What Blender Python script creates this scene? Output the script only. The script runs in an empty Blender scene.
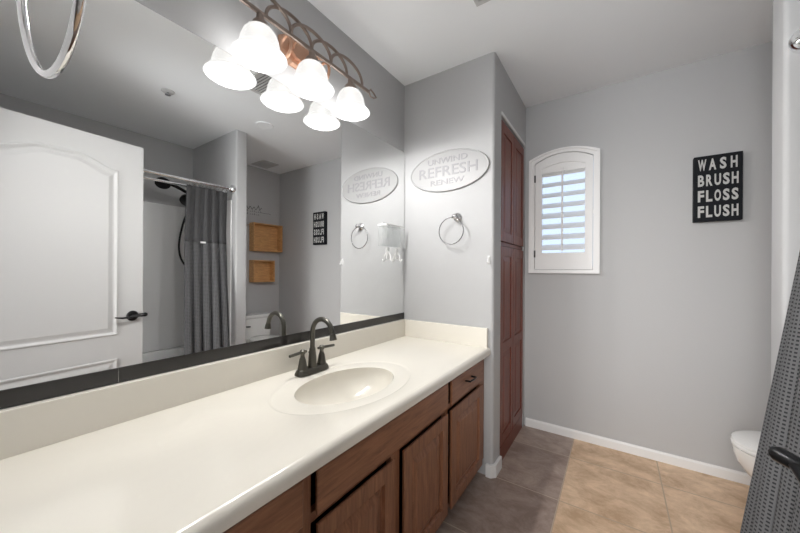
import bpy, bmesh, math, random
from mathutils import Vector, Matrix
random.seed(7)
S = bpy.context.scene
COL = S.collection
pi = math.pi

# ------------------------------------------------------------------ camera
YAW, ROLL, F_PX, CX, CY, CAM_H = 33.785, -0.3125, 314.92, 404.53, 270.26, 1.1835
a = math.radians(YAW); r = math.radians(ROLL)
right = Vector((math.cos(a), math.sin(a), 0)); fwd = Vector((-math.sin(a), math.cos(a), 0)); up = Vector((0, 0, 1))
xc = right * math.cos(r) - up * math.sin(r); yc = right * math.sin(r) + up * math.cos(r); zc = -fwd
cam_d = bpy.data.cameras.new('camera'); cam = bpy.data.objects.new('camera', cam_d); COL.objects.link(cam)
M4 = Matrix((xc, yc, zc)).transposed().to_4x4(); M4.translation = Vector((0, 0, CAM_H)); cam.matrix_world = M4
cam_d.sensor_fit = 'HORIZONTAL'; cam_d.sensor_width = 36.0; cam_d.lens = F_PX / 800 * 36
cam_d.shift_x = (400 - CX) / 800; cam_d.shift_y = (CY - 266.5) / 800
cam_d.clip_start = 0.01; cam_d.clip_end = 60
S.camera = cam

# ------------------------------------------------------------------ exposure, sky, large lights
S.view_settings.view_transform = 'Standard'; S.view_settings.look = 'None'
S.view_settings.gamma = 1.0; S.view_settings.exposure = 0.90
try: S.view_settings.use_curve_mapping = False
except Exception: pass
W = bpy.data.worlds.new('sky'); S.world = W; W.use_nodes = True
bg = W.node_tree.nodes['Background']; bg.inputs['Color'].default_value = (0.62, 0.74, 0.97, 1); bg.inputs['Strength'].default_value = .80
S.cycles.diffuse_bounces = 8; S.cycles.max_bounces = 14; S.cycles.transparent_max_bounces = 16

def area(name, loc, target, sx, sy, power, color=(1, 1, 1)):
    l = bpy.data.lights.new(name, 'AREA'); l.shape = 'RECTANGLE'; l.size = sx; l.size_y = sy; l.energy = power; l.color = color
    o = bpy.data.objects.new(name, l); COL.objects.link(o); o.location = loc
    o.rotation_euler = (Vector(target) - Vector(loc)).to_track_quat('-Z', 'Y').to_euler(); return o
DOOR_FILL = area('doorway_fill', (-0.05, -0.012, 1.40), (0.13, 2.0, 0.85), 0.46, 1.7, 4.1, (1.0, 0.985, 0.965)); DOOR_FILL.data.spread = math.radians(70)  # added fill light behind the camera, aimed at the back wall and floor
CEIL_FILL = area('ceiling_fill', (-0.05, -0.012, 1.85), (0.12, 1.9, 2.38), 0.46, 0.4, 0.85, (0.97, 0.985, 1.0)); CEIL_FILL.data.spread = math.radians(55)  # second added fill, tilted up to brighten the ceiling
BULB_W = 7.7; BULB_COLOR = (1.0, 0.985, 0.965); SHADE_EMIT = .46

# ------------------------------------------------------------------ room dimensions (from the photograph)
XW, YP, XP, YB, XR = -1.1928, 1.7815, -0.5774, 2.53, 1.293
XG, YW1, YW2, ZC = 0.4453, 1.507, 1.61, 2.44
XWL = XW - .0064   # wall face; XW is the silvered face of the mirror
GX, GY, TILE = -0.2366, 1.797, 0.4572

# ------------------------------------------------------------------ materials
def mat(name, color=(.8, .8, .8), rough=.5, metal=0.0, spec=None, coat=0.0):
    m = bpy.data.materials.new(name); m.use_nodes = True
    b = m.node_tree.nodes['Principled BSDF']
    b.inputs['Base Color'].default_value = (*color, 1); b.inputs['Roughness'].default_value = rough; b.inputs['Metallic'].default_value = metal
    if spec is not None: b.inputs['Specular IOR Level'].default_value = spec
    if coat: b.inputs['Coat Weight'].default_value = coat; b.inputs['Coat Roughness'].default_value = .12
    return m
def N(m, t, **kw):
    n = m.node_tree.nodes.new(t)
    for k, v in kw.items():
        if hasattr(n, k) and k not in n.inputs: setattr(n, k, v)
        else: n.inputs[k].default_value = v
    return n
def L(m, a_, b_): m.node_tree.links.new(a_, b_)
def bsdf(m): return m.node_tree.nodes['Principled BSDF']
def math_n(m, op, x, y=None):
    n = m.node_tree.nodes.new('ShaderNodeMath'); n.operation = op
    for i, v in enumerate((x, y)):
        if v is None: continue
        if isinstance(v, (int, float)): n.inputs[i].default_value = v
        else: L(m, v, n.inputs[i])
    return n.outputs[0]
def bump(m, scale, strength, dist=.002, detail=3.0):
    tc = N(m, 'ShaderNodeTexCoord'); nz = N(m, 'ShaderNodeTexNoise'); nz.inputs['Scale'].default_value = scale; nz.inputs['Detail'].default_value = detail
    L(m, tc.outputs['Object'], nz.inputs['Vector'])
    bp = N(m, 'ShaderNodeBump'); bp.inputs['Strength'].default_value = strength; bp.inputs['Distance'].default_value = dist
    L(m, nz.outputs['Fac'], bp.inputs['Height']); L(m, bp.outputs['Normal'], bsdf(m).inputs['Normal'])
def wood(name, dark, light, rough, stretch, scale=1.0, coat=0.0):
    m = mat(name, light, rough, coat=coat)
    tc = N(m, 'ShaderNodeTexCoord'); mp = N(m, 'ShaderNodeMapping'); mp.inputs['Scale'].default_value = stretch
    L(m, tc.outputs['Object'], mp.inputs['Vector'])
    n1 = N(m, 'ShaderNodeTexNoise'); n1.inputs['Scale'].default_value = 7 * scale; n1.inputs['Detail'].default_value = 8; n1.inputs['Roughness'].default_value = .65; n1.inputs['Distortion'].default_value = .6
    L(m, mp.outputs['Vector'], n1.inputs['Vector'])
    cr = N(m, 'ShaderNodeValToRGB'); cr.color_ramp.elements[0].position = .3; cr.color_ramp.elements[1].position = .72
    cr.color_ramp.elements[0].color = (*dark, 1); cr.color_ramp.elements[1].color = (*light, 1)
    L(m, n1.outputs['Fac'], cr.inputs['Fac']); L(m, cr.outputs['Color'], bsdf(m).inputs['Base Color'])
    bp = N(m, 'ShaderNodeBump'); bp.inputs['Strength'].default_value = .08; bp.inputs['Distance'].default_value = .002
    L(m, n1.outputs['Fac'], bp.inputs['Height']); L(m, bp.outputs['Normal'], bsdf(m).inputs['Normal'])
    return m

PAINT = mat('grey_wall_paint', (.475, .478, .485), .75); bump(PAINT, 150, .22, .002)
CEIL = mat('ceiling_paint', (.88, .90, .92), .85); bump(CEIL, 120, .2, .002)
WHITE = mat('white_enamel_paint', (.80, .80, .80), .4)
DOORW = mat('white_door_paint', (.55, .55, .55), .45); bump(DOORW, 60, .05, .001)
SHUT = mat('white_shutter_paint', (.84, .84, .84), .45)
MARBLE = mat('cream_cultured_marble', (.80, .765, .69), .16, coat=.3)
VWOOD_V = wood('stained_oak_upright_grain', (.15, .060, .030), (.34, .150, .078), .42, (9, 9, .9), coat=.03)
VWOOD_H = wood('stained_oak_level_grain', (.16, .066, .033), (.36, .158, .082), .42, (9, .9, 9), coat=.03)
VDARK = wood('stained_oak_in_the_case', (.018, .008, .005), (.040, .018, .010), .5, (9, 9, .9))
CHERRY = wood('glossy_cherry', (.12, .027, .015), (.24, .062, .034), .42, (10, 10, .8), coat=0.0)
BOXWOOD = wood('honey_stained_wood', (.42, .22, .085), (.74, .43, .18), .55, (3, 1.2, 6), 1.5)
BRONZE = mat('dark_bronze', (.115, .11, .095), .34, .85)
BLACK = mat('black_metal', (.012, .012, .013), .28, .6)
SCROLL = mat('brushed_brown_bronze', (.27, .215, .185), .42, .65); bump(SCROLL, 90, .2, .001)
COPPER = mat('copper_bronze', (.55, .33, .23), .38, .7); bump(COPPER, 70, .2, .001)
RINGM = mat('polished_grey_chrome', (.42, .42, .43), .14, 1.0)
CHROME = mat('chrome', (.86, .86, .87), .06, 1.0)
NICKEL = mat('satin_nickel', (.62, .62, .63), .2, 1.0)
MIRROR = mat('mirror_silver', (.93, .935, .93), 0.0, 1.0)
MEDGE = mat('mirror_glass_edge', (.22, .24, .23), .2)
TAPE = mat('dark_glossy_border', (.030, .028, .027), .12)
PORC = mat('white_porcelain', (.84, .84, .83), .08, coat=.3)
PLASTIC = mat('white_plastic', (.8, .8, .8), .35)
SURR = mat('white_glossy_surround', (.93, .93, .93), .2)
SIGNB = mat('black_board', (.005, .006, .009), .7, spec=.25); bump(SIGNB, 60, .2, .001)
LETTER = mat('worn_white_letters', (.50, .50, .49), .7)
OVAL = mat('off_white_tin', (.38, .38, .385), .5)
OVALT = mat('pale_grey_print', (.31, .31, .32), .6)
INK = mat('dark_decal_ink', (.03, .03, .035), .6)
VENT = mat('grey_white_grille', (.55, .55, .55), .5)
DARKGAP = mat('dark_hollow', (.03, .03, .03), .9)
HINGE = mat('dark_hinge', (.05, .05, .055), .4, .6)
def clear(name, tint, keep):
    m = bpy.data.materials.new(name); m.use_nodes = True; nt = m.node_tree; nt.nodes.clear()
    o = nt.nodes.new('ShaderNodeOutputMaterial'); mx = nt.nodes.new('ShaderNodeMixShader'); t = nt.nodes.new('ShaderNodeBsdfTransparent'); g = nt.nodes.new('ShaderNodeBsdfPrincipled')
    t.inputs['Color'].default_value = (*tint, 1); g.inputs['Base Color'].default_value = (.8, .8, .8, 1); g.inputs['Roughness'].default_value = .08
    mx.inputs[0].default_value = keep
    nt.links.new(t.outputs[0], mx.inputs[1]); nt.links.new(g.outputs[0], mx.inputs[2]); nt.links.new(mx.outputs[0], o.inputs[0]); return m
ACRYL = clear('clear_acrylic', (.975, .98, .98), .09)
GLASS = clear('window_glass', (.97, .98, .98), .06)
def glow(name, color, s):
    m = mat(name, (.9, .9, .88), .3); bsdf(m).inputs['Emission Color'].default_value = (*color, 1); bsdf(m).inputs['Emission Strength'].default_value = s; return m
def frosted(name, color, s, keep):
    m = bpy.data.materials.new(name); m.use_nodes = True; nt = m.node_tree; nt.nodes.clear()
    o = nt.nodes.new('ShaderNodeOutputMaterial'); mx = nt.nodes.new('ShaderNodeMixShader'); t = nt.nodes.new('ShaderNodeBsdfTransparent'); g = nt.nodes.new('ShaderNodeBsdfPrincipled')
    g.inputs['Base Color'].default_value = (.02, .02, .02, 1); g.inputs['Roughness'].default_value = .4
    g.inputs['Emission Color'].default_value = (*color, 1); g.inputs['Emission Strength'].default_value = s; mx.inputs[0].default_value = keep
    nt.links.new(t.outputs[0], mx.inputs[1]); nt.links.new(g.outputs[0], mx.inputs[2]); nt.links.new(mx.outputs[0], o.inputs[0]); return m
SHADE = frosted('lit_frosted_glass', (1, .985, .96), SHADE_EMIT, .72)
BULB = frosted('lit_bulb', (1, .97, .92), 1.2, .25)

def floor_material():
    m = mat('stone_floor_tile', (.3, .2, .13), .42)
    tc = N(m, 'ShaderNodeTexCoord'); sp = N(m, 'ShaderNodeSeparateXYZ'); L(m, tc.outputs['Object'], sp.inputs[0])
    tx = math_n(m, 'DIVIDE', math_n(m, 'SUBTRACT', sp.outputs['X'], GX), TILE); ty = math_n(m, 'DIVIDE', math_n(m, 'SUBTRACT', sp.outputs['Y'], GY), TILE)
    def edge(t): return math_n(m, 'ABSOLUTE', math_n(m, 'SUBTRACT', math_n(m, 'FRACT', t), .5))
    g = math_n(m, 'GREATER_THAN', math_n(m, 'MAXIMUM', edge(tx), edge(ty)), .5 - .0030 / TILE)
    cx = N(m, 'ShaderNodeCombineXYZ'); L(m, math_n(m, 'FLOOR', tx), cx.inputs[0]); L(m, math_n(m, 'FLOOR', ty), cx.inputs[1])
    wn = N(m, 'ShaderNodeTexWhiteNoise'); L(m, cx.outputs[0], wn.inputs['Vector'])
    n1 = N(m, 'ShaderNodeTexNoise'); n1.inputs['Scale'].default_value = 6; n1.inputs['Detail'].default_value = 12; n1.inputs['Roughness'].default_value = .72; n1.inputs['Distortion'].default_value = .35
    mp = N(m, 'ShaderNodeMapping'); mp.inputs['Rotation'].default_value = (0, 0, .6); mp.inputs['Scale'].default_value = (1, 1.35, 1)
    L(m, tc.outputs['Object'], mp.inputs['Vector']); L(m, mp.outputs[0], n1.inputs['Vector'])
    fac = math_n(m, 'ADD', n1.outputs['Fac'], math_n(m, 'MULTIPLY', math_n(m, 'SUBTRACT', wn.outputs['Value'], .5), .10))
    def ramp(c0, c1):
        q = N(m, 'ShaderNodeValToRGB'); q.color_ramp.elements[0].position = .38; q.color_ramp.elements[1].position = .64
        q.color_ramp.elements[0].color = (*c0, 1); q.color_ramp.elements[1].color = (*c1, 1); L(m, fac, q.inputs['Fac']); return q.outputs['Color']
    tan = ramp((.50, .33, .20), (.80, .60, .42)); shaded_tan = ramp((.26, .19, .16), (.46, .365, .315))  # second, darker tone paints the shade on the vanity side into the tiles
    def mix(f, c0, c1):
        q = N(m, 'ShaderNodeMix'); q.data_type = 'RGBA'
        L(m, f, q.inputs['Factor'])
        for s_, c in ((6, c0), (7, c1)):
            if isinstance(c, tuple): q.inputs[s_].default_value = (*c, 1)
            else: L(m, c, q.inputs[s_])
        return q.outputs[2]
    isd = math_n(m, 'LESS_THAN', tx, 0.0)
    body = mix(isd, tan, shaded_tan); gr = mix(isd, (.46, .35, .25), (.52, .42, .33)); fin = mix(g, body, gr)
    L(m, fin, bsdf(m).inputs['Base Color'])
    bp = N(m, 'ShaderNodeBump'); bp.inputs['Strength'].default_value = .25; bp.inputs['Distance'].default_value = .003
    h = math_n(m, 'SUBTRACT', math_n(m, 'MULTIPLY', n1.outputs['Fac'], .3), g); L(m, h, bp.inputs['Height']); L(m, bp.outputs['Normal'], bsdf(m).inputs['Normal'])
    return m
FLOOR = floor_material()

def waffle(name, hi, lo, cell, k):
    m = mat(name, hi, .85)
    uv = N(m, 'ShaderNodeUVMap'); sp = N(m, 'ShaderNodeSeparateXYZ'); L(m, uv.outputs[0], sp.inputs[0])
    def tri(o, c, off): 
        return math_n(m, 'ABSOLUTE', math_n(m, 'SUBTRACT', math_n(m, 'FRACT', math_n(m, 'ADD', math_n(m, 'DIVIDE', o, c), off)), .5))
    col = math_n(m, 'LESS_THAN', tri(sp.outputs['X'], cell, 0), .29)
    row = math_n(m, 'LESS_THAN', tri(sp.outputs['Y'], cell * 1.05, 0), .22)
    pit = math_n(m, 'MULTIPLY', col, row)
    q = N(m, 'ShaderNodeMix'); q.data_type = 'RGBA'; L(m, pit, q.inputs['Factor']); q.inputs[6].default_value = (*hi, 1); q.inputs[7].default_value = (*lo, 1)
    L(m, q.outputs[2], bsdf(m).inputs['Base Color'])
    bp = N(m, 'ShaderNodeBump'); bp.inputs['Strength'].default_value = k; bp.inputs['Distance'].default_value = .002
    L(m, math_n(m, 'SUBTRACT', 1.0, pit), bp.inputs['Height']); L(m, bp.outputs['Normal'], bsdf(m).inputs['Normal']); return m
CLOTH = waffle('grey_waffle_cloth', (.108, .108, .113), (.012, .014, .015), .0105, .5)
BAND = waffle('dark_mesh_cloth', (.078, .078, .082), (.03, .03, .032), .006, .3)

# ------------------------------------------------------------------ mesh helpers
class MB:
    def __init__(self): self.bm = bmesh.new()
    def face(self, vs):
        try: return self.bm.faces.new(vs)
        except ValueError: return None
    def box(self, x0, x1, y0, y1, z0, z1):
        v = [self.bm.verts.new((x, y, z)) for x in (x0, x1) for y in (y0, y1) for z in (z0, z1)]
        for q in ((0, 1, 3, 2), (4, 6, 7, 5), (0, 4, 5, 1), (2, 3, 7, 6), (0, 2, 6, 4), (1, 5, 7, 3)): self.face([v[i] for i in q])
        return self
    def loops(self, rings, cap0=True, cap1=True, closed=True):
        R = [[self.bm.verts.new(p) for p in ring] for ring in rings]; n = len(R[0])
        for A, B in zip(R, R[1:]):
            for i in range(n if closed else n - 1): self.face([A[i], A[(i + 1) % n], B[(i + 1) % n], B[i]])
        if cap0: self.face(list(reversed(R[0])))
        if cap1: self.face(R[-1])
        return self
    def prism(self, pts, axis, a0, a1):
        def P(p, t): return {'x': (t, p[0], p[1]), 'y': (p[0], t, p[1]), 'z': (p[0], p[1], t)}[axis]
        return self.loops([[P(p, a0) for p in pts], [P(p, a1) for p in pts]])
    def tube(self, pts, rad, n=10, closed=False, flat=1.0):
        pts = [Vector(p) for p in pts]; m = len(pts); rings = []
        rads = rad if isinstance(rad, (list, tuple)) else [rad] * m
        prev = None
        for i, p in enumerate(pts):
            if closed: t = pts[(i + 1) % m] - pts[i - 1]
            else: t = pts[min(i + 1, m - 1)] - pts[max(i - 1, 0)]
            t.normalize()
            if prev is None:
                ref = Vector((0, 0, 1)) if abs(t.z) < .9 else Vector((1, 0, 0)); u = ref.cross(t).normalized()
            else: u = (prev - t * prev.dot(t)).normalized()
            prev = u; w = t.cross(u)
            rings.append([p + (u * math.cos(2 * pi * k / n) + w * math.sin(2 * pi * k / n) * flat) * rads[i] for k in range(n)])
        if closed: rings.append(rings[0]); 
        if closed:
            R = [[self.bm.verts.new(p) for p in ring] for ring in rings[:-1]]
            for i in range(m):
                A, B = R[i], R[(i + 1) % m]
                for k in range(n): self.face([A[k], A[(k + 1) % n], B[(k + 1) % n], B[k]])
            return self
        return self.loops(rings)
    def lathe(self, c, prof, axis='z', n=28, cap0=True, cap1=True, sx=1.0, sy=1.0):
        c = Vector(c); rings = []
        for rr, h in prof:
            ring = []
            for k in range(n):
                t = 2 * pi * k / n; p, q = rr * math.cos(t) * sx, rr * math.sin(t) * sy
                ring.append(c + Vector({'z': (p, q, h), 'x': (h, p, q), 'y': (q, h, p)}[axis]))
            rings.append(ring)
        return self.loops(rings, cap0, cap1)
    def build(self, name, material, parent=None, smooth=False, bevel=0.0, origin=None, weld=False):
        bm = self.bm
        if weld: bmesh.ops.remove_doubles(bm, verts=bm.verts, dist=1e-5)
        bmesh.ops.recalc_face_normals(bm, faces=bm.faces)
        off = origin if origin is not None else (parent['o_'] if parent is not None and 'o_' in parent else None)
        if off is not None: bmesh.ops.translate(bm, verts=bm.verts, vec=-Vector(off))
        me = bpy.data.meshes.new(name); bm.to_mesh(me); bm.free(); me.materials.append(material)
        if smooth:
            me.polygons.foreach_set('use_smooth', [True] * len(me.polygons)); me.set_sharp_from_angle(angle=math.radians(40))
        o = bpy.data.objects.new(name, me); COL.objects.link(o)
        if parent is not None:
            o.parent = parent
            if 'o_' in parent: o['o_'] = list(parent['o_'])
        elif origin is not None: o.location = origin; o['o_'] = list(origin)
        if bevel:
            b = o.modifiers.new('bevel', 'BEVEL'); b.width = bevel; b.segments = 2; b.limit_method = 'ANGLE'; b.angle_limit = math.radians(35)
        return o
def thing(name, label, cat, origin=(0, 0, 0), group=None):
    o = bpy.data.objects.new(name, None); COL.objects.link(o); o.location = origin; o['o_'] = list(origin); o.empty_display_size = .05
    return tag(o, label, cat, group)
def tag(o, label, cat, group=None):
    o['label'] = label; o['category'] = cat
    if group: o['group'] = group
    return o
def struct(o): o['kind'] = 'structure'; return o
def text_bm(mb, body, place, w, h, depth, bold=0.0, spacing=1.0):
    """lettering of width w and height h, extruded by depth; place maps (x, y, z-out) to the world"""
    cu = bpy.data.curves.new('t', 'FONT'); cu.body = body; cu.extrude = .02; cu.offset = bold; cu.space_character = spacing; cu.resolution_u = 3
    ob = bpy.data.objects.new('t', cu); COL.objects.link(ob)
    dg = bpy.context.evaluated_depsgraph_get(); me = bpy.data.meshes.new_from_object(ob.evaluated_get(dg))
    xs = [v.co.x for v in me.vertices]; ys = [v.co.y for v in me.vertices]; x0, x1, y0, y1 = min(xs), max(xs), min(ys), max(ys)
    vs = []
    for v in me.vertices:
        vs.append(mb.bm.verts.new(place((v.co.x - x0) / (x1 - x0) * w - w / 2, (v.co.y - y0) / (y1 - y0) * h - h / 2, depth if v.co.z > 0 else 0)))
    for p in me.polygons: mb.face([vs[i] for i in p.vertices])
    bpy.data.objects.remove(ob); bpy.data.curves.remove(cu); bpy.data.meshes.remove(me)
def frange(n): return [i / (n - 1) for i in range(n)]

# ------------------------------------------------------------------ the room
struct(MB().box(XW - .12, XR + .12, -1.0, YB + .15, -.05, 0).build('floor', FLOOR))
struct(MB().box(XW - .12, XR + .12, -1.0, YB + .15, ZC, ZC + .06).build('ceiling', CEIL))
struct(MB().box(XW - .12, XWL, -.12, YP + .1, 0, ZC).build('wall_left', PAINT))
# linen closet block: front face with a rounded corner, then the return with the cabinet opening
rc = .018; arc = [(XP - rc + rc * math.sin(t), YP + rc - rc * math.cos(t)) for t in [pi / 2 * k / 6 for k in range(7)]]
struct(MB().prism([(XWL, YP)] + arc + [(XP, YP + .13), (XWL, YP + .13)], 'z', 0, ZC).build('wall_partition', PAINT, smooth=True))
CY0, CY1, CZ1 = YP + .13, 2.485, 2.125
wc = MB().box(XP - .10, XP, CY0, CY1, CZ1, ZC).box(XP - .10, XP, CY1, YB + .001, 0, ZC); struct(wc.build('wall_closet', PAINT))
WX0, WX1, WZ0, WZ1 = -.50, -.125, 1.215, 2.0
wb = MB().box(XP - .1, WX0, YB, YB + .13, 0, ZC).box(WX1, XR + .1, YB, YB + .13, 0, ZC).box(WX0, WX1, YB, YB + .13, 0, WZ0).box(WX0, WX1, YB, YB + .13, WZ1, ZC)
struct(wb.build('wall_back', PAINT))
struct(MB().box(XR, XR + .1, -.12, YB + .001, 0, ZC).build('wall_right', PAINT))
rw = .014; cs = []
for cx_, cy_, t0 in ((XG + rw, YW1 + rw, pi), (XG + rw, YW2 - rw, pi / 2)):
    cs.append([(cx_ + rw * math.cos(t0 + (pi / 2 if t0 == pi else pi / 2) * k / 5), cy_ + rw * math.sin(t0 + pi / 2 * k / 5)) for k in range(6)])
wing = cs[1] + cs[0]
struct(MB().prism([(XR, YW2)] + wing + [(XR, YW1)], 'z', 0, ZC).build('wall_wing', PAINT, smooth=True))
fw = MB().box(XWL, -.30, -.11, -.003, 0, ZC).box(.219, XR, -.11, -.003, 0, ZC); struct(fw.build('wall_front', PAINT))
struct(MB().box(-.40, -.30, -.90, -.11, 0, ZC).box(.219, .32, -.90, -.11, 0, ZC).box(-.40, .32, -1.0, -.90, 0, ZC).build('wall_sky_block', PAINT))  # unseen box added to keep sky light out of the doorway
# skirting
struct(MB().prism([(YB - .012, 0), (YB, 0), (YB, .06), (YB - .006, .06), (YB - .012, .05)], 'x', XP + .012, XR).build('baseboard_back', WHITE))
bb = MB(); k = .018; pr_ = [(-.615, YP), (-.615, YP - k), (XP - .006, YP - k), (XP + k, YP + .006), (XP + k, CY0 - .012), (XP, CY0 - .012), (XP, YP + rc), (XP - rc, YP)]
bb.prism(pr_, 'z', 0, .072); struct(bb.build('baseboard_partition', WHITE, bevel=.003))
struct(MB().box(XR - .012, XR, YW2, YB - .012, 0, .06).build('baseboard_right', WHITE))
struct(MB().box(XP, XP + .007, CY0 - .012, CY1 + .005, CZ1, CZ1 + .022).build('trim_1', WHITE, bevel=.002))

# ------------------------------------------------------------------ window and its shutter
def arch(x0, x1, z0, zs, zc, n=20):
    out = [(x0, z0), (x1, z0)]
    for t in frange(n): out.append((x1 + (x0 - x1) * t, zs + (zc - zs) * (1 - (2 * t - 1) ** 2)))
    return out
def ring_prism(mb, outer, inner, y0, y1):
    n = len(outer); V = [[mb.bm.verts.new((p[0], y, p[1])) for p in q] for q, y in ((outer, y0), (inner, y0), (inner, y1), (outer, y1))]
    for A, B in zip(V, V[1:] + V[:1]):
        for i in range(n): mb.face([A[i], A[(i + 1) % n], B[(i + 1) % n], B[i]])
win = struct(thing('window_1', 'small arched window in a white frame on the grey back wall', 'window', (-.316, YB, 1.17)))
f = MB(); ring_prism(f, arch(-.545, -.088, 1.168, 2.012, 2.068), arch(-.505, -.127, 1.192, 1.982, 2.036), YB - .026, YB + .002)
ring_prism(f, arch(-.545, -.088, 1.168, 2.012, 2.068), arch(-.529, -.104, 1.182, 2.000, 2.056), YB - .034, YB - .024); f.build('window_frame', SHUT, win)
MB().box(WX0, WX1, YB + .098, YB + .104, WZ0, WZ1).build('pane', GLASS, win)
g = MB().box(WX0, WX1, YB + .085, YB + .097, 1.60, 1.625); g.build('sash_bar', SHUT, win)
sh = thing('window_shutter', 'white louvred plantation shutter with an arched top in the window', 'shutter', (-.316, YB - .01, 1.19))
f = MB(); ring_prism(f, arch(-.502, -.130, 1.195, 1.979, 2.033), arch(-.455, -.177, 1.317, 1.936, 1.966), YB - .022, YB + .008); f.build('shutter_frame', SHUT, sh, bevel=.0015)
f = MB(); pts = arch(-.455, -.177, 1.905, 1.936, 1.966); f.prism(pts, 'y', YB - .012, YB + .002); f.build('top_infill', SHUT, sh)
tilt = math.radians(-37)
for k in range(8):
    zc_ = 1.358 + .0765 * k; e = MB(); sec = []
    for t in [2 * pi * i / 16 for i in range(16)]:
        u_, w_ = .037 * math.cos(t), .0048 * math.sin(t)
        sec.append((YB - .006 + u_ * math.cos(tilt) - w_ * math.sin(tilt) * -1, zc_ - u_ * math.sin(tilt) + w_ * math.cos(tilt)))
    e.prism(sec, 'x', -.453, -.179); e.build('louver', SHUT, sh, smooth=True)
MB().box(-.322, -.310, YB - .047, YB - .037, 1.325, 1.925).build('tilt_rod', SHUT, sh, bevel=.002)
for z in (1.285, 1.845): MB().box(-.508, -.498, YB - .030, YB - .020, z, z + .052).build('hinge', HINGE, sh, bevel=.001)

# ------------------------------------------------------------------ door, opened into the room
ang = math.atan2(1.0, .1005)
door = struct(thing('door_1', 'open white two-panel door with an arched upper panel', 'door', (.223, .004, 0))); door.rotation_euler.z = ang
DW, DT = .797, .035; door['o_'] = [0, 0, 0]
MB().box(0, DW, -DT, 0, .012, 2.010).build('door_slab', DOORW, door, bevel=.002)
def door_arch(x0, x1, z0, zs, zc, n=24):
    o = [(x0, z0), (x1, z0)]
    for t in frange(n):
        q = max(0.0, min(1.0, (1 - abs(2 * t - 1)) * 1.35)); s_ = q * q * (3 - 2 * q); o.append((x1 + (x0 - x1) * t, zs + (zc - zs) * s_))
    return o
def moulding(pts, r_, nm):
    m = MB(); ring_prism(m, pts, r_, 0, .006); return m
def inset(pts, d):
    cx_ = sum(p[0] for p in pts) / len(pts); x0 = min(p[0] for p in pts); x1 = max(p[0] for p in pts); z0 = min(p[1] for p in pts); z1 = max(p[1] for p in pts); out = []
    for x, z in pts:
        nx = x0 + d + (x - x0) * (x1 - x0 - 2 * d) / (x1 - x0); nz = z0 + d if abs(z - z0) < 1e-6 else z - d; out.append((nx, nz))
    return out
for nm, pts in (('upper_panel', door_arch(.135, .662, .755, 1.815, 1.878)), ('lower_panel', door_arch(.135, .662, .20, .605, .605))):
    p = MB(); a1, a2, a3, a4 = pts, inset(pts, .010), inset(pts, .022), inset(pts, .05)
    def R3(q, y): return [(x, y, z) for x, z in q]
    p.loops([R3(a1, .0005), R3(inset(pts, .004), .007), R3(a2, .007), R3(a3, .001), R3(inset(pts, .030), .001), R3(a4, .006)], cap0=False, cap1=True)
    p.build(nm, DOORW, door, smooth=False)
h = MB(); hx, hz = .738, .870
h.lathe((hx, 0, hz), [(.033, 0), (.034, .004), (.030, .010), (.014, .014)], 'y')
hd = h.build('door_handle', BLACK, door, smooth=True)
nk = [Vector((hx, .012, hz)), Vector((hx + .008, .030, hz + .001)), Vector((hx + .026, .054, hz + .005)), Vector((hx + .044, .072, hz + .008)), Vector((hx + .049, .078, hz + .008))]
MB().tube(nk, [.0115, .0115, .0125, .0135, .010], 14).build('neck', BLACK, hd, smooth=True)
lv = [Vector((hx + .030, .057, hz + .005)), Vector((hx + .005, .056, hz + .002)), Vector((hx - .03, .054, hz - .003)), Vector((hx - .07, .052, hz - .004)), Vector((hx - .108, .052, hz + .003))]
MB().tube(lv, [.010, .0095, .009, .008, .005], 12, flat=.8).build('lever', BLACK, hd, smooth=True)
l2 = MB().lathe((hx, -DT, hz), [(.033, 0), (.030, -.010), (.012, -.014), (.0115, -.045)], 'y').tube([(hx, -DT - .05, hz), (hx - .1, -DT - .045, hz)], .009, 8); l2.build('outer_handle', BLACK, door, smooth=True)
MB().box(DW - .0005, DW + .0015, -.029, -.006, hz - .03, hz + .03).build('latch_plate', NICKEL, door)
for z in (.22, 1.0, 1.80): MB().tube([(-.004, .004, z), (-.004, .004, z + .09)], .006, 10).build('hinge', NICKEL, door, smooth=True)

# ------------------------------------------------------------------ vanity cabinet
VX = -.632   # face-frame plane
van = thing('vanity_cabinet', 'long brown stained wood vanity cabinet under the cream countertop', 'cabinet', (-.9, .9, 0))
c = MB().box(XW + .001, VX - .02, .0, YP - .001, .095, .112).box(VX - .085, VX - .07, .0, YP - .001, 0, .095).box(XW + .001, XW + .010, .0, YP - .001, .112, .6995)
for yy in (.0, .505, 1.282, YP - .018): c.box(XW + .010, VX - .02, yy, yy + .016, .112, .6995 if yy in (.0,) or yy > 1.5 else .56)
c.build('carcass', VDARK, van)
ff = MB()
for y0, y1 in ((0, .05), (.495, .527), (.868, .918), (1.277, 1.303), (1.712, YP - .001)): ff.box(VX - .02, VX, y0, y1, .095, .6995)
for z0, z1 in ((.095, .115), (.548, .572), (.684, .6995)): ff.box(VX - .02, VX - .0002, .0, YP - .001, z0, z1)
ff.build('face_frame', VWOOD_V, van)
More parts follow.
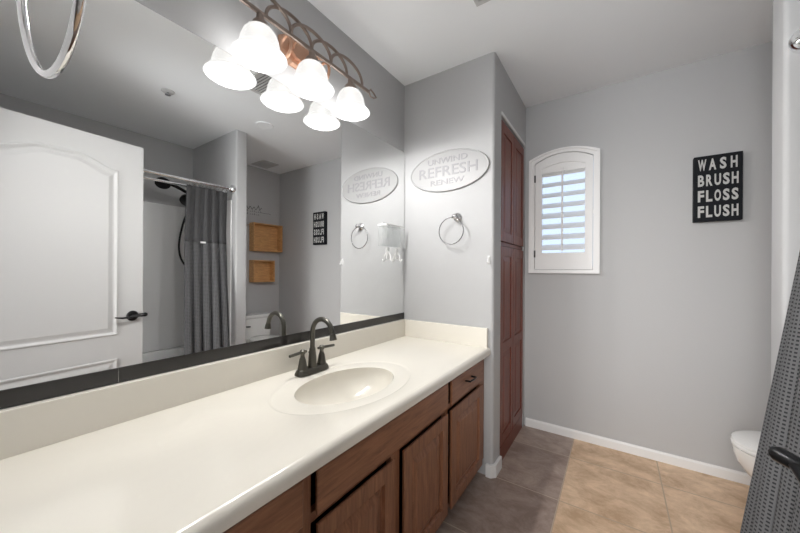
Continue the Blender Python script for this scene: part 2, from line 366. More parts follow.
def front(nm, y0, y1, z0, z1, wd, raised, knob=None):
    t = .020; b = MB(); g_ = .006
    # slab with the back edges cut under, so that a dark gap runs round it
    b.loops([[(VX + .0005, y, z) for y, z in ((y0 + .014, z0 + .014), (y1 - .014, z0 + .014), (y1 - .014, z1 - .014), (y0 + .014, z1 - .014))],
             [(VX + .010, y, z) for y, z in ((y0 + .002, z0 + .002), (y1 - .002, z0 + .002), (y1 - .002, z1 - .002), (y0 + .002, z1 - .002))],
             [(VX + t - .002, y, z) for y, z in ((y0, z0), (y1, z0), (y1, z1), (y0, z1))],
             [(VX + t, y, z) for y, z in ((y0 + .003, z0 + .003), (y1 - .003, z0 + .003), (y1 - .003, z1 - .003), (y0 + .003, z1 - .003))]] +
            ([[(VX + d, y, z) for y, z in ((y0 + q, z0 + q), (y1 - q, z0 + q), (y1 - q, z1 - q), (y0 + q, z1 - q))] for q, d in ((.052, t), (.056, t - .011), (.064, t - .011), (.090, t - .001))] if raised else []))
    return b.build(nm, wd, van)
front('drawer_front', .055, .490, .572, .684, VWOOD_H, False)
front('drawer_front', .055, .490, .36, .555, VWOOD_H, False)
front('drawer_front', .055, .490, .115, .345, VWOOD_H, False)
front('false_front', .532, 1.272, .572, .684, VWOOD_H, False)
d3 = front('drawer_front', 1.308, 1.710, .572, .684, VWOOD_H, False)
pl = MB().tube([(VX + .02, 1.46, .640), (VX + .045, 1.462, .640), (VX + .048, 1.50, .640), (VX + .045, 1.538, .640), (VX + .02, 1.54, .640)], .0045, 8); pl.build('drawer_pull', BLACK, d3, smooth=True)
for y0, y1 in ((.534, .862), (.922, 1.272), (1.308, 1.710)): front('cabinet_door', y0, y1, .098, .548, VWOOD_V, True)

# ------------------------------------------------------------------ countertop with its moulded basin
ZT, ZB, FX = .742, .700, -.592
top = thing('vanity_countertop', 'cream cultured marble countertop with a moulded oval sink', 'countertop', (-.9, .9, ZT))
SXc, SYc, RA, RB = -.875, .912, .152, .222     # bowl centre, half width across and along
x0, x1, y0, y1 = XW + .0008, FX - .022, 0.0, YP - .0008
NA = 96; angs = [2 * pi * k / NA for k in range(NA)]
for cxn, cyn in ((x0, y0), (x1, y0), (x0, y1), (x1, y1)): angs.append(math.atan2(cyn - SYc, cxn - SXc) % (2 * pi))
angs = sorted(set(round(t, 6) for t in angs))
def hit(t):
    dx, dy = math.cos(t), math.sin(t); q = []
    if dx > 1e-9: q.append((x1 - SXc) / dx)
    if dx < -1e-9: q.append((x0 - SXc) / dx)
    if dy > 1e-9: q.append((y1 - SYc) / dy)
    if dy < -1e-9: q.append((y0 - SYc) / dy)
    s_ = min(q); return (SXc + dx * s_, SYc + dy * s_)
def ell(t, k, dr=0.0):
    # same polar direction on an ellipse
    dx, dy = math.cos(t), math.sin(t); A, B = RA * k + dr, RB * k + dr * 1.5; s_ = 1 / math.sqrt((dx / A) ** 2 + (dy / B) ** 2); return (SXc + dx * s_, SYc + dy * s_)
b = MB(); rings = [[(*hit(t), ZT) for t in angs]]
for dr, dz in ((.064, 0), (.061, -.0015), (.057, -.0035), (.052, -.004), (.006, -.0045), (.001, -.006)): rings.append([(*ell(t, 1, dr), ZT + dz) for t in angs])
b.loops(rings, False, False)
# rounded front nose
nose = [(x1, ZT)]
for k in range(9):
    t = pi / 2 * k / 8; nose.append((FX - .022 + .022 * math.sin(t), ZT - .022 + .022 * math.cos(t)))
nose += [(FX, ZB + .004), (FX - .004, ZB), (x1 - .03, ZB), (x1 - .03, ZT - .01)]
nn = [(x, z) for x, z in nose]
b.loops([[(x, y, z) for x, z in nn] for y in (y0, y1)])
b.box(x0, x1 - .03, y0, y0 + .01, ZB, ZT - .001)
b.box(x0, x1 - .03, y1 - .01, y1, ZB, ZT - .001)
b.build('counter_slab', MARBLE, top, smooth=True, weld=True)
bowl = MB(); rr = []
DEP = .125
for k in range(15):
    q = k / 14; rad = math.cos(q * pi / 2 * .93); dz = -.006 - DEP * math.sin(q * pi / 2) ** .9
    rr.append([(*[e_ + (s_ * q) for e_, s_ in zip(ell(t, rad, .001 * (1 - q)), (-.02, 0))], ZT + dz) for t in angs])
bowl.loops(rr, False, True); bw = bowl.build('sink_basin', MARBLE, top, smooth=True)
dz0 = ZT - .006 - DEP
MB().lathe((SXc - .02, SYc, dz0), [(.022, -.001), (.023, .003), (.017, .0035), (.015, .001), (.010, .006), (.0, .007)], 'z', 20).build('drain', BRONZE, bw, smooth=True)
MB().box(XW + .0008, XW + .021, y0, y1, ZT - .001, .853).build('backsplash', MARBLE, top, bevel=.003)
MB().box(XW + .0212, FX - .015, YP - .021, YP - .0008, ZT - .001, .853).build('side_splash', MARBLE, top, bevel=.003)

# ------------------------------------------------------------------ faucet
FXc, FYc = -1.092, .916
fa = thing('sink_faucet', 'dark bronze two-handle gooseneck faucet behind the sink', 'faucet', (FXc, FYc, ZT))
pts = []
for k in range(32):
    t = 2 * pi * k / 32; pts.append((FXc + .029 * abs(math.cos(t)) ** .6 * (1 if math.cos(t) > 0 else -1), FYc + .083 * abs(math.sin(t)) ** .5 * (1 if math.sin(t) > 0 else -1)))
def sc(q, k_): return [(FXc + (x - FXc) * k_, FYc + (y - FYc) * (1 - (1 - k_) * .35)) for x, y in q]
MB().loops([[(*p, ZT + .0005) for p in pts], [(*p, ZT + .008) for p in sc(pts, .97)], [(*p, ZT + .020) for p in sc(pts, .78)], [(*p, ZT + .022) for p in sc(pts, .70)]]).build('base_plate', BRONZE, fa, smooth=True)
MB().lathe((FXc, FYc, ZT + .018), [(.020, 0), (.019, .01), (.0165, .05), (.0135, .075), (.0125, .085)], 'z', 20).build('spout_column', BRONZE, fa, smooth=True)
sp = [(FXc, FYc, ZT + .09), (FXc, FYc, ZT + .135), (FXc, FYc, ZT + .171)]
R_ = .061
for k in range(1, 15):
    t = pi * .90 * k / 14; sp.append((FXc + R_ - R_ * math.cos(t), FYc, ZT + .171 + R_ * math.sin(t)))
sp.append((sp[-1][0] + .005, FYc, sp[-1][2] - .012)); nsp = len(sp)
ex = sp[-1]
MB().tube(sp, .0105, 14).build('gooseneck_spout', BRONZE, fa, smooth=True)
MB().tube([ex, (ex[0] + .002, FYc, ex[2] - .012), (ex[0] + .004, FYc, ex[2] - .026)], [.0108, .0135, .0155], 16).build('spout_tip', BRONZE, fa, smooth=True)
for s_ in (-1, 1):
    yh = FYc + s_ * .052
    hb = MB().lathe((FXc, yh, ZT + .018), [(.021, 0), (.020, .008), (.0135, .045), (.009, .058), (.0085, .066), (.0115, .070), (.0115, .082), (.007, .086), (0, .087)], 'z', 18).build('handle', BRONZE, fa, smooth=True)
    MB().tube([(FXc - .001, yh - s_ * .02, ZT + .094), (FXc + .002, yh + s_ * .02, ZT + .094), (FXc + .006, yh + s_ * .068, ZT + .092)], [.0055, .0065, .0058], 10).build('handle_lever', BRONZE, hb, smooth=True)
MB().tube([(FXc - .018, FYc, ZT + .02), (FXc - .018, FYc, ZT + .075)], .003, 8).lathe((FXc - .018, FYc, ZT + .075), [(.003, 0), (.006, .004), (.005, .010), (0, .012)], 'z', 12).build('drain_pull', BRONZE, fa, smooth=True)

# ------------------------------------------------------------------ mirror
mi = thing('wall_mirror', 'large frameless wall mirror above the backsplash', 'mirror', (XW, .9, .86))
MB().box(XWL + .0006, XW - .0004, 0, 1.7772, .8545, 1.984).build('mirror_glass', MEDGE, mi)
m_ = MB(); q = [m_.bm.verts.new(p) for p in ((XW, .001, .8555), (XW, 1.7762, .8555), (XW, 1.7762, 1.983), (XW, .001, 1.983))]; m_.face(q); m_.build('silvered_face', MIRROR, mi)
for y0_, y1_ in ((0, .297), (.2985, .93), (.9315, 1.7772)):
    MB().box(XW + .0002, XW + .0032, y0_, y1_, .8545, .897).build('border_strip', TAPE, mi, bevel=.0006)

# ------------------------------------------------------------------ vanity light
LXc, LZ = -1.090, 1.962; LY = (.665, .9035, 1.142); BZ = 2.128
vl = thing('vanity_light', 'bronze scrollwork bar light with three lit bell shades above the mirror', 'wall light', (XW, LY[1], BZ))
oc = [(LY[1] + .100 * math.cos(pi / 8 + k * pi / 4), 2.152 + .075 * math.sin(pi / 8 + k * pi / 4)) for k in range(8)]
oc2 = [(LY[1] + (y - LY[1]) * .82, 2.152 + (z - 2.152) * .82) for y, z in oc]; oc3 = [(LY[1] + (y - LY[1]) * .55, 2.152 + (z - 2.152) * .55) for y, z in oc]
MB().loops([[(XWL + .001, *p) for p in oc], [(XWL + .010, *p) for p in oc], [(XWL + .018, *p) for p in oc2], [(XWL + .018, *p) for p in oc3], [(XWL + .034, *p) for p in oc3]]).build('backplate', COPPER, vl)
for dy in (-.035, .035):
    MB().tube([(XWL + .03, LY[1] + dy, 2.150), (XW + .06, LY[1] + dy * 1.6, 2.146), (LXc - .004, LY[1] + dy * 2, BZ)], .006, 8).build('support_arm', COPPER, vl, smooth=True)
MB().box(LXc - .005, LXc + .005, .527, 1.280, BZ - .008, BZ + .008).build('bar', SCROLL, vl, bevel=.002)
for s_, ye in ((-1, .527), (1, 1.280)):
    tp = [(LXc, ye, BZ + .004), (LXc, ye + s_ * .014, BZ + .020), (LXc, ye + s_ * .038, BZ + .012), (LXc, ye + s_ * .062, BZ - .003), (LXc, ye + s_ * .038, BZ - .016), (LXc, ye + s_ * .012, BZ - .018)]
    MB().tube(tp, .0045, 8, closed=True).build('finial', SCROLL, vl, smooth=True)
D = .107
for k in range(-3, 2):
    ya = LY[1] + k * D; yb_ = ya + 2 * D
    pts = []
    for i in range(21):
        t = pi * i / 20; pts.append((LXc + .002 * (k % 2 * 2 - 1), (ya + yb_) / 2 - D * math.cos(t), BZ + .004 + .078 * math.sin(t) ** .85))
    MB().tube(pts, .0068, 8).build('scroll_arch', SCROLL, vl, smooth=True)
for yy in (LY[1] - D * .95, LY[1] + D * .95):
    pts = [(LXc - .040 + .036 * math.cos(2 * pi * i / 24), yy, BZ - .028 + .044 * math.sin(2 * pi * i / 24)) for i in range(24)]
    MB().tube(pts, .0065, 8, closed=True).build('scroll_loop', COPPER, vl, smooth=True)
prof = [(.0955, 0), (.0945, .004), (.088, .012), (.079, .022), (.0715, .034), (.068, .050), (.064, .068), (.057, .086), (.045, .101), (.030, .110)]
for yy in LY:
    so = MB().lathe((LXc, yy, LZ), [(.034, .106), (.034, .112), (.026, .128), (.014, .142), (.013, BZ - LZ - .006)], 'z', 20).build('socket', SCROLL, vl, smooth=True)
    s_ = MB(); c0 = (LXc, yy, LZ)
    s_.lathe(c0, prof + [(q_ - .003, z_) for q_, z_ in reversed(prof)], 'z', 40, False, False)
    sd = s_.build('lamp_shade', SHADE, vl, smooth=True)
    MB().lathe((LXc, yy, LZ + .03), [(.0, 0), (.014, .003), (.024, .014), (.026, .026), (.022, .040), (.013, .060), (.012, .075)], 'z', 18).build('bulb', BULB, vl, smooth=True)
    l = bpy.data.lights.new('bulb_light', 'POINT'); l.energy = BULB_W; l.color = BULB_COLOR; l.shadow_soft_size = .028
    lo = bpy.data.objects.new('bulb_light', l); COL.objects.link(lo); lo.parent = vl; lo.location = Vector((LXc, yy, LZ + .006)) - Vector(vl['o_'])

# ------------------------------------------------------------------ partition wall: oval sign, towel ring, hook
ov = thing('oval_sign', 'oval off-white raised-letter sign on the partition above the towel ring', 'sign', (-.868, YP, 1.804))
OX, OZ, OA, OB = -.872, 1.804, .268, .127
def oe(k_, y): return [(OX + OA * k_ * math.cos(2 * pi * i / 64), y, OZ + (OB - OA * (1 - k_)) * math.sin(2 * pi * i / 64)) for i in range(64)]
MB().loops([oe(1, YP - .0008), oe(1, YP - .010), oe(.992, YP - .013), oe(.975, YP - .013), oe(.965, YP - .010), oe(.9, YP - .0105)]).build('sign_plate', OVAL, ov, smooth=True)
def pl_s(cx_, cz_): return lambda x, y, d: (cx_ + x, YP - .0103 - d, cz_ + y)
for body, w_, h_, z_ in (('UNWIND', .27, .036, OZ + .068), ('REFRESH', .40, .066, OZ + .002), ('RENEW', .23, .034, OZ - .066)):
    t = MB(); text_bm(t, body, pl_s(OX, z_), w_, h_, .002, .012); t.build('lettering', OVALT, ov)
def towel_ring(nm, label, x, ywall, z, side, yaw=0.0, off=0.0, lean=0.0):
    """round post on the wall plane y = ywall, ring of 17 cm hanging from it on the side given by side (+1: towards +y)"""
    t = thing(nm, label, 'towel ring', (x, ywall, z))
    p = MB().lathe((x, ywall, z), [(.026, side * .0006), (.026, side * .006), (.020, side * .011), (.011, side * .016), (.010, side * .034), (.014, side * .038), (.015, side * .050), (.009, side * .056), (0, side * .057)], 'y', 24)
    p.build('wall_post', NICKEL, t, smooth=True)
    yy = ywall + side * .047; R0 = .0845 if side > 0 else .080; ring = []
    for i in range(48):
        q_ = 2 * pi * i / 48; dx = R0 * math.sin(q_); ring.append((x + off + dx * math.cos(yaw), yy - side * lean * .4 + lean * (1 - math.cos(q_)) * .7 + dx * math.sin(yaw), z - .006 - R0 + R0 * math.cos(q_)))
    MB().tube(ring, .0030, 12, closed=True).build('ring', CHROME if side > 0 else RINGM, t, smooth=True); return t
towel_ring('towel_ring', 'chrome towel ring on the partition wall below the oval sign', -.803, YP, 1.508, -1, 0.0, -.022)
towel_ring('towel_ring', 'large chrome towel ring hanging close up before the mirror, cut by the photo edge', -.36, -.002, 1.5125, 1, math.radians(2.9), 0.0, .0075)
hk = thing('adhesive_hook', 'small white plastic hook on the partition near its corner', 'hook', (-.606, YP, 1.245))
MB().box(-.613, -.599, YP - .004, YP - .0006, 1.225, 1.270).build('hook_plate', PLASTIC, hk, bevel=.0015)
MB().tube([(-.606, YP - .004, 1.262), (-.606, YP - .015, 1.250), (-.606, YP - .018, 1.232), (-.606, YP - .024, 1.226), (-.606, YP - .028, 1.236)], .0035, 8).build('hook_arm', PLASTIC, hk, smooth=True)

# ------------------------------------------------------------------ clear holder stuck on the mirror
XM = XW
ho = thing('mirror_caddy', 'clear plastic caddy stuck on the mirror beside the partition', 'caddy', (XM, 1.62, 1.33))
cc = MB(); y0_, y1_, zb_, zt_, dp = 1.535, 1.735, 1.335, 1.470, .032
cc.box(XM + .0006, XM + .003, y0_, y1_, zb_, zt_).box(XM + dp, XM + dp + .002, y0_, y1_, zb_, zt_ - .01).box(XM + .003, XM + dp, y0_, y0_ + .002, zb_, zt_ - .004).box(XM + .003, XM + dp, y1_ - .002, y1_, zb_, zt_ - .004).box(XM + .003, XM + dp, y0_ + .002, y1_ - .002, zb_, zb_ + .002).box(XM + .003, XM + dp, 1.60, 1.602, zb_ + .06, zt_ - .01)
cc.build('clear_tray', ACRYL, ho)
rm = MB().box(XM + .0006, XM + dp + .002, y0_ - .003, y0_ - .0005, zt_ - .012, zt_).box(XM + .0006, XM + .006, y0_ - .003, y1_ + .003, zt_, zt_ + .006).box(XM + dp - .003, XM + dp + .003, y0_ - .003, y1_ + .003, zt_ - .009, zt_ - .005); rm.build('white_rim', PLASTIC, ho)
for yy in (1.590, 1.690):
    hk2 = MB().box(XM + .0006, XM + .006, yy - .012, yy + .012, 1.255, 1.325).tube([(XM + .006, yy, 1.30), (XM + .022, yy, 1.275), (XM + .024, yy, 1.25), (XM + .034, yy, 1.24), (XM + .040, yy, 1.255)], .005, 8); hk2.build('hook', PLASTIC, ho, smooth=True)

# ------------------------------------------------------------------ linen cabinet in the closet wall
lc = thing('linen_cabinet', 'tall reddish brown built-in linen cabinet beside the window', 'cabinet', (XP - .02, 2.2, 0))
cy0, cy1 = CY0 + .0008, CY1 - .0008
c = MB().box(XP - .45, XP - .020, cy0, cy1, .0, CZ1 - .001).box(XP - .02, XP - .004, cy0, cy1, 0, .095)
c.build('carcass', CHERRY, lc)
def cab_door(y0, y1, z0, z1, panels):
    b = MB(); X = XP - .020; t = .020
    b.box(X + .0005, X + t - .006, y0 + .001, y1 - .001, z0 + .001, z1 - .001)
    # stiles, rails and raised fields on the face
    b.box(X + t - .006, X + t, y0, y0 + .045, z0, z1).box(X + t - .006, X + t, y1 - .045, y1, z0, z1)
    zs = [z0] + [q for p in panels for q in p] + [z1]
    for i in range(0, len(zs), 2): b.box(X + t - .006, X + t - .0002, y0 + .045, y1 - .045, zs[i], zs[i + 1])
    for p0, p1 in panels:
        ya, yb_, za, zb_ = y0 + .045, y1 - .045, p0, p1
        def rc_(d, xx): return [(xx, y, z) for y, z in ((ya + d, za + d), (yb_ - d, za + d), (yb_ - d, zb_ - d), (ya + d, zb_ - d))]
        b.loops([rc_(.002, X + t - .0065), rc_(.006, X + t - .006), rc_(.032, X + t - .0005), rc_(.034, X + t - .0002)], cap0=False)
    return b.build('cabinet_door', CHERRY, lc, bevel=.0015)
ym = (cy0 + cy1) / 2
for ya, yb_ in ((cy0 + .008, ym - .004), (ym + .004, cy1 - .008)):
    cab_door(ya, yb_, 1.366, 2.105, [(1.425, 2.04)])
    cab_door(ya, yb_, .105, 1.335, [(.165, .675), (.735, 1.275)])
mc = MB().box(XP - .0200, XP - .010, cy0, cy1, 1.340, 1.361); mc.build('mid_rail', CHERRY, lc)

# ------------------------------------------------------------------ black lettered sign on the back wall
sg = thing('wall_sign', 'black WASH BRUSH FLOSS FLUSH sign with white capitals on the back wall', 'sign', (.484, YB, 1.67))
sx0, sx1, sz0, sz1, sy = .383, .586, 1.477, 1.857, YB - .040
MB().box(sx0, sx1, sy, YB - .0008, sz0, sz1).build('sign_board', SIGNB, sg, bevel=.002)
for i, wd in enumerate(('WASH', 'BRUSH', 'FLOSS', 'FLUSH')):
    t = MB(); cz_ = sz1 - .053 - .0905 * i; pitch = .176 / len(wd)
    for q_, ch in enumerate(wd):
        w_ = {'W': .036, 'A': .031}.get(ch, .027); xx = .4845 - .088 + pitch * (q_ + .5)
        text_bm(t, ch, lambda x, y, d, cz_=cz_, xx=xx: (xx + x, sy - .0004 - d, cz_ + y), w_, .066, .0008, .035)
    t.build('lettering', LETTER, sg)

# ------------------------------------------------------------------ toilet
ty = 2.085
to = thing('toilet', 'white porcelain toilet partly hidden behind the grey shower curtain', 'toilet', (.85, ty, 0))
def oval_ring(xc_, hx_, hy_, z, n=40, sq=1.0):
    o = []; xc_ += .018
    for k in range(n):
        t = 2 * pi * k / n; cx_, sn = math.cos(t), math.sin(t)
        o.append((xc_ + hx_ * cx_, ty + hy_ * abs(sn) ** sq * (1 if sn > 0 else -1), z * .97))
    return o
bl = MB().loops([oval_ring(.83, .20, .105, 0.0), oval_ring(.83, .20, .105, .03), oval_ring(.84, .19, .095, .10), oval_ring(.81, .24, .125, .20), oval_ring(.775, .288, .158, .27), oval_ring(.762, .306, .178, .32), oval_ring(.757, .312, .184, .36), oval_ring(.755, .312, .184, .388), oval_ring(.755, .295, .168, .390)])
bl.build('bowl', PORC, to, smooth=True)
MB().box(.95, XR - .02, ty - .12, ty + .12, .10, .385).build('pedestal', PORC, to, bevel=.02)
MB().loops([oval_ring(.752, .306, .180, .392), oval_ring(.752, .314, .188, .396), oval_ring(.752, .314, .188, .404), oval_ring(.752, .308, .182, .409)]).build('seat', PORC, to, smooth=True)
MB().loops([oval_ring(.752, .305, .179, .411), oval_ring(.752, .313, .187, .415), oval_ring(.752, .311, .185, .424), oval_ring(.752, .295, .168, .430), oval_ring(.752, .20, .10, .434)]).build('lid', PORC, to, smooth=True)
tk = MB().loops([[(x, y, z) for x, y in ((1.105 + d, ty - .215 + d), (XR - .015, ty - .215 + d), (XR - .015, ty + .215 - d), (1.105 + d, ty + .215 - d))] for z, d in ((.37, .02), (.40, .008), (.615, 0))])
tk.build('tank', PORC, to, bevel=.014)
MB().box(1.088, XR - .010, ty - .232, ty + .232, .616, .652).build('tank_lid', PORC, to, bevel=.010)
MB().lathe((1.106, ty - .15, .535), [(.014, 0), (.013, -.010), (.006, -.014), (.006, -.022)], 'x', 14).tube([(1.082, ty - .15, .535), (1.080, ty - .11, .531), (1.080, ty - .07, .527)], [.008, .007, .008], 10).build('flush_lever', BLACK, to, smooth=True)

# ------------------------------------------------------------------ wooden box shelves, decal and bar above the toilet
def box_shelf(label, y0, y1, z0, z1, dep):
    t = thing('box_shelf', label, 'shelf', (XR, (y0 + y1) / 2, z0)); w_ = .014; xa, xb = XR - dep, XR - .0008
    MB().box(xa, xb, y0, y0 + w_, z0, z1).box(xa, xb, y1 - w_, y1, z0, z1).box(xa, xb, y0 + w_, y1 - w_, z0, z0 + w_).box(xa, xb, y0 + w_, y1 - w_, z1 - w_, z1).build('box_frame', BOXWOOD, t, bevel=.0015)
    MB().box(xb - .006, xb - .0002, y0 + w_, y1 - w_, z0 + w_, z1 - w_).build('back_board', BOXWOOD, t)
    return t
box_shelf('larger open-front wooden box shelf mounted higher above the toilet', 2.118, 2.508, 1.407, 1.748, .10)
box_shelf('smaller open-front wooden box shelf mounted under the larger one', 2.118, 2.400, 1.028, 1.297, .10)
tb = thing('towel_bar', 'short chrome bar fixed on the wall beside the larger wooden box', 'towel bar', (XR, 1.86, 1.722))
MB().tube([(XR - .055, 1.66, 1.722), (XR - .055, 2.085, 1.722)], .008, 12).build('bar', CHROME, tb, smooth=True)
for yy in (1.68, 2.07): MB().lathe((XR, yy, 1.722), [(.022, -.0008), (.020, -.008), (.010, -.014), (.009, -.055)], 'x', 16).build('bracket', CHROME, tb, smooth=True)
de = MB()
def stroke(pts, w_): de.tube([(XR - .0016, y, z) for y, z in pts], w_, 6)
# flowing script line, then two rows of small marks with a flourish (too small to read in the photograph)
pts = []
for i in range(60):
    t = i / 59; pts.append((2.02 + .26 * t, 1.932 + .020 * math.sin(t * 34) * (1 - .3 * t) + (.035 if .80 < t < .86 else 0)))
stroke(pts, .0032)
for row, z_, n in ((0, 1.893, 9), (1, 1.857, 8)):
    for i in range(n):
        y_ = 2.035 + .026 * i + (.014 if i > 2 else 0); hgt = .010 + .006 * ((i * 7 + row * 3) % 3)
        stroke([(y_, z_ - .008), (y_ + .004, z_ - .008 + hgt), (y_ + .012, z_ - .006)], .0020)
stroke([(2.27, 1.892), (2.32, 1.888), (2.37, 1.893), (2.40, 1.886)], .0022)
tag(de.build('wall_decal', INK), 'dark script lettering decal on the wall above the larger wooden box', 'decal')

# ------------------------------------------------------------------ bathtub, surround, shower fittings
tu = thing('bathtub', 'white bathtub behind the grey shower curtain', 'bathtub', (.89, .75, 0))
tx0, tx1, ty0, ty1 = .50, XR - .002, .0, YW1 - .002
def rr_(x0, x1, y0, y1, z, rad, n=6):
    o = []
    for cx_, cy_, t0 in ((x1 - rad, y1 - rad, 0), (x0 + rad, y1 - rad, pi / 2), (x0 + rad, y0 + rad, pi), (x1 - rad, y0 + rad, 3 * pi / 2)):
        for k in range(n + 1):
            t = t0 + pi / 2 * k / n; o.append((cx_ + rad * math.cos(t), cy_ + rad * math.sin(t), z))
    return o
MB().loops([rr_(tx0, tx1, ty0, ty1, 0, .004), rr_(tx0, tx1, ty0, ty1, .385, .004), rr_(tx0 + .01, tx1, ty0, ty1, .395, .006), rr_(tx0 + .07, tx1 - .06, ty0 + .08, ty1 - .08, .395, .10), rr_(tx0 + .09, tx1 - .08, ty0 + .12, ty1 - .11, .34, .10), rr_(tx0 + .13, tx1 - .12, ty0 + .22, ty1 - .17, .08, .10)]).build('tub_shell', SURR, tu, smooth=True)
su = thing('shower_surround', 'glossy white shower wall panels in the tub alcove', 'shower surround', (XR, .75, .40))
MB().box(XR - .010, XR - .001, .0, YW1 - .012, .398, 1.815).build('long_panel', SURR, su, bevel=.003)
MB().box(.515, XR - .001, YW1 - .010, YW1 - .001, .398, 1.815).build('end_panel', SURR, su, bevel=.003)
MB().box(.515, XR - .011, -.0025, .004, .398, 1.815).build('near_panel', SURR, su, bevel=.003)
shw = thing('hand_shower', 'black double shower head with a hose on the alcove wall', 'shower head', (.87, YW1, 1.85))
yw = YW1 - .010
MB().lathe((.87, YW1, 1.85), [(.028, -.0006), (.026, -.006), (.012, -.010)], 'y', 20).tube([(.87, yw, 1.85), (.87, yw - .05, 1.87), (.87, yw - .11, 1.86), (.87, yw - .15, 1.84)], .011, 12).build('shower_arm', BLACK, shw, smooth=True)
def disc(c, nrm, rad, th):
    n = Vector(nrm).normalized(); u_ = n.orthogonal().normalized(); w_ = n.cross(u_); c = Vector(c); rs = []
    for rr2, h_ in ((rad * .25, -th * 1.2), (rad * .6, -th * .8), (rad, -th * .2), (rad, th * .4), (rad * .93, th * .5)): rs.append([c + n * h_ + (u_ * math.cos(2 * pi * i / 28) + w_ * math.sin(2 * pi * i / 28)) * rr2 for i in range(28)])
    return rs
MB().loops(disc((.87, 1.295, 1.812), (-.55, -.4, -.8), .066, .03)).build('fixed_head', BLACK, shw, smooth=True)
MB().tube([(.87, 1.345, 1.845), (.87, 1.29, 1.88), (.87, 1.20, 1.918), (.87, 1.15, 1.932)], [.013, .014, .015, .016], 12).loops(disc((.87, 1.100, 1.928), (-.5, -.25, -.8), .056, .040)).build('hand_head', BLACK, shw, smooth=True)
hs = [(.87, 1.36, 1.83), (.87, 1.33, 1.76), (.872, 1.275, 1.66), (.875, 1.24, 1.52), (.876, 1.225, 1.38), (.876, 1.245, 1.27), (.876, 1.30, 1.20), (.876, 1.37, 1.22), (.876, 1.42, 1.36), (.876, 1.425, 1.60), (.872, 1.40, 1.80)]
def smooth_path(p, n=6):
    p = [Vector(q_) for q_ in p]; o = []
    for i in range(len(p) - 1):
        p0, p1, p2, p3 = p[max(i - 1, 0)], p[i], p[i + 1], p[min(i + 2, len(p) - 1)]
        for k in range(n):
            t = k / n; o.append(.5 * ((2 * p1) + (p2 - p0) * t + (2 * p0 - 5 * p1 + 4 * p2 - p3) * t * t + (3 * p1 - p0 - 3 * p2 + p3) * t ** 3))
    return o + [p[-1]]
MB().tube(smooth_path(hs), .0085, 8).build('hose', BLACK, shw, smooth=True)

def rod(label, x, z, rad):
    t = thing('shower_rod', label, 'shower rod', (x, 0, z))
    MB().tube([(x, .012, z), (x, YW1 - .012, z)], rad, 14).build('rod', CHROME, t, smooth=True)
    for y_, s_ in ((YW1, -1), (-.003, 1)):
        MB().lathe((x, y_, z), [(.040, s_ * .0006), (.041, s_ * .012), (.038, s_ * .022), (.028, s_ * .028), (.022, s_ * .042), (rad + .001, s_ * .046)], 'y', 24).build('end_flange', CHROME, t, smooth=True)
RX, RZ = .492, 1.905
rod('outer chrome shower rod that carries the grey curtain', RX, RZ, .0125)
rod('inner chrome shower rod behind the curtain', .622, 1.885, .0105)

cu = thing('shower_curtain', 'grey waffle-weave shower curtain bunched at the end of the rod', 'shower curtain', (RX, 1.3, .05))
ZTOP, ZBAND, ZBOT = 1.868, 1.405, .11
def cpos(s_, z):
    """s_ in 0..1 from the wing wall towards the room; hangs from the rod and spreads outwards over the tub rim"""
    q = (ZTOP - z) / (ZTOP - ZBOT)
    y_far = 1.452 - .030 * q ** 1.3; y_near = 1.135 - .075 * q
    out = .117 * max(0.0, 1.50 - z)
    ph = 2 * pi * 5 * s_; amp = (.013 + .020 * q) * (.75 + .25 * math.sin(3.1 * s_ + 1))
    sway = .008 * math.sin(9 * s_ + 3 * q)
    y = y_far + (y_near - y_far) * s_ + .010 * math.sin(2 * ph) * (0.5 + q)
    return (RX - out + amp * math.sin(ph + .5 * math.sin(2.2 * q)) + sway, y, z)
def cloth(nm, z0, z1, nz, m, lift=0.0):
    ns = 240; bm = bmesh.new(); uvl = bm.loops.layers.uv.new('UVMap'); V = []; acc = [0.0]
    for i in range(1, ns + 1):
        p, q = Vector(cpos((i - 1) / ns, 1.0)), Vector(cpos(i / ns, 1.0)); acc.append(acc[-1] + (p - q).length)
    for j in range(nz + 1):
        z = z0 + (z1 - z0) * j / nz; V.append([bm.verts.new(Vector(cpos(i / ns, z)) + Vector((-lift, 0, 0)) - Vector(cu['o_'])) for i in range(ns + 1)])
    for j in range(nz):
        for i in range(ns):
            fc = bm.faces.new((V[j][i], V[j][i + 1], V[j + 1][i + 1], V[j + 1][i])); fc.smooth = True
            for lp, (ii, jj) in zip(fc.loops, ((i, j), (i + 1, j), (i + 1, j + 1), (i, j + 1))): lp[uvl].uv = (acc[ii], z0 + (z1 - z0) * jj / nz)
    me = bpy.data.meshes.new(nm); bm.to_mesh(me); bm.free(); me.materials.append(m)
    o = bpy.data.objects.new(nm, me); COL.objects.link(o); o.parent = cu
    so = o.modifiers.new('thickness', 'SOLIDIFY'); so.thickness = .002; so.offset = 0; return o
cloth('drape', ZBOT, ZBAND + .004, 40, CLOTH)
cloth('top_band', ZBAND, ZTOP, 14, BAND)
for k in range(10):
    s_ = (k + .5) / 10; p = cpos(s_, ZTOP); yy = p[1]
    ring = [(RX + .024 * math.sin(2 * pi * i / 20), yy, RZ - .009 + .026 * math.cos(2 * pi * i / 20)) for i in range(20)]
    MB().tube(ring, .0022, 6, closed=True).build('curtain_ring', CHROME, cu, smooth=True)
MB().box(.452, .4535, 1.22, 1.26, 1.398, 1.412).build('care_tag', PLASTIC, cu)

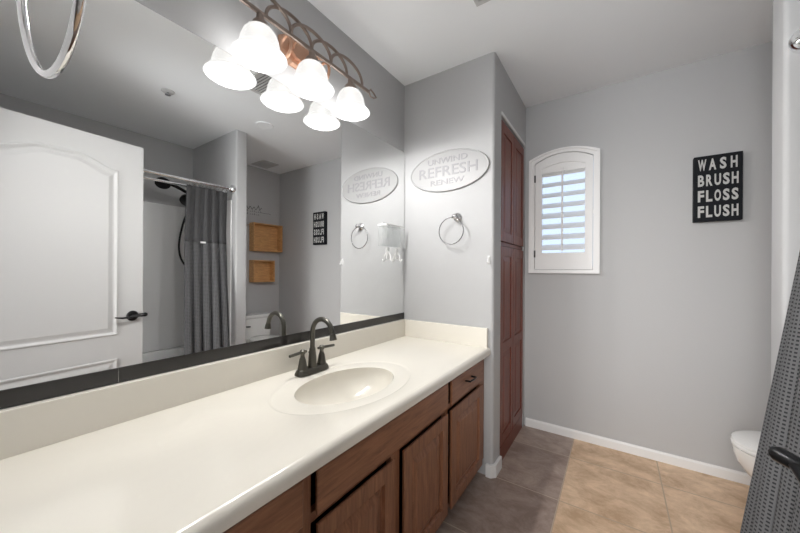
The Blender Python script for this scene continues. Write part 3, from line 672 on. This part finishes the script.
# ------------------------------------------------------------------ ceiling fittings
def vent(nm, label, x0, x1, y0, y1, n, along):
    t = thing(nm, label, 'vent', ((x0 + x1) / 2, (y0 + y1) / 2, ZC)); w_ = .022
    MB().box(x0, x1, y0, y0 + w_, ZC - .010, ZC - .0005).box(x0, x1, y1 - w_, y1, ZC - .010, ZC - .0005).box(x0, x0 + w_, y0 + w_, y1 - w_, ZC - .010, ZC - .0005).box(x1 - w_, x1, y0 + w_, y1 - w_, ZC - .010, ZC - .0005).build('vent_frame', VENT, t, bevel=.002)
    MB().box(x0 + w_, x1 - w_, y0 + w_, y1 - w_, ZC - .0025, ZC - .0006).build('backing', DARKGAP, t)
    g_ = MB()
    for k in range(n):
        q = (k + .5) / n
        if along == 'x':
            yy = y0 + w_ + (y1 - y0 - 2 * w_) * q; hw = (y1 - y0 - 2 * w_) / n * .3; g_.box(x0 + w_, x1 - w_, yy - hw, yy + hw, ZC - .008, ZC - .004)
        else:
            xx = x0 + w_ + (x1 - x0 - 2 * w_) * q; hw = (x1 - x0 - 2 * w_) / n * .3; g_.box(xx - hw, xx + hw, y0 + w_, y1 - w_, ZC - .008, ZC - .004)
    g_.build('grille', VENT, t); return t
vent('exhaust_vent', 'square slatted exhaust grille on the ceiling above the vanity', -.55, -.27, 1.14, 1.425, 12, 'x')
vent('ceiling_vent', 'small slatted vent on the ceiling above the toilet', .96, 1.21, 2.09, 2.29, 9, 'y')
spk = thing('fire_sprinkler', 'small round sprinkler cap on the ceiling in front of the shower', 'sprinkler', (.247, .916, ZC))
MB().lathe((.247, .916, ZC), [(.040, -.0006), (.039, -.005), (.028, -.009), (.012, -.010)], 'z', 24).build('escutcheon', VENT, spk, smooth=True)
MB().lathe((.247, .916, ZC), [(.008, -.009), (.008, -.022), (.018, -.024), (.018, -.027), (0, -.028)], 'z', 16).build('deflector', NICKEL, spk, smooth=True)
tag(MB().lathe((.157, 1.597, ZC), [(.072, -.0006), (.071, -.004), (.060, -.007), (.058, -.005), (0, -.0055)], 'z', 32).build('cover_plate', CEIL, smooth=True), 'flush round cover plate on the ceiling near the wing wall', 'cover plate')
for o in bpy.data.objects:
    if 'o_' in o: del o['o_']
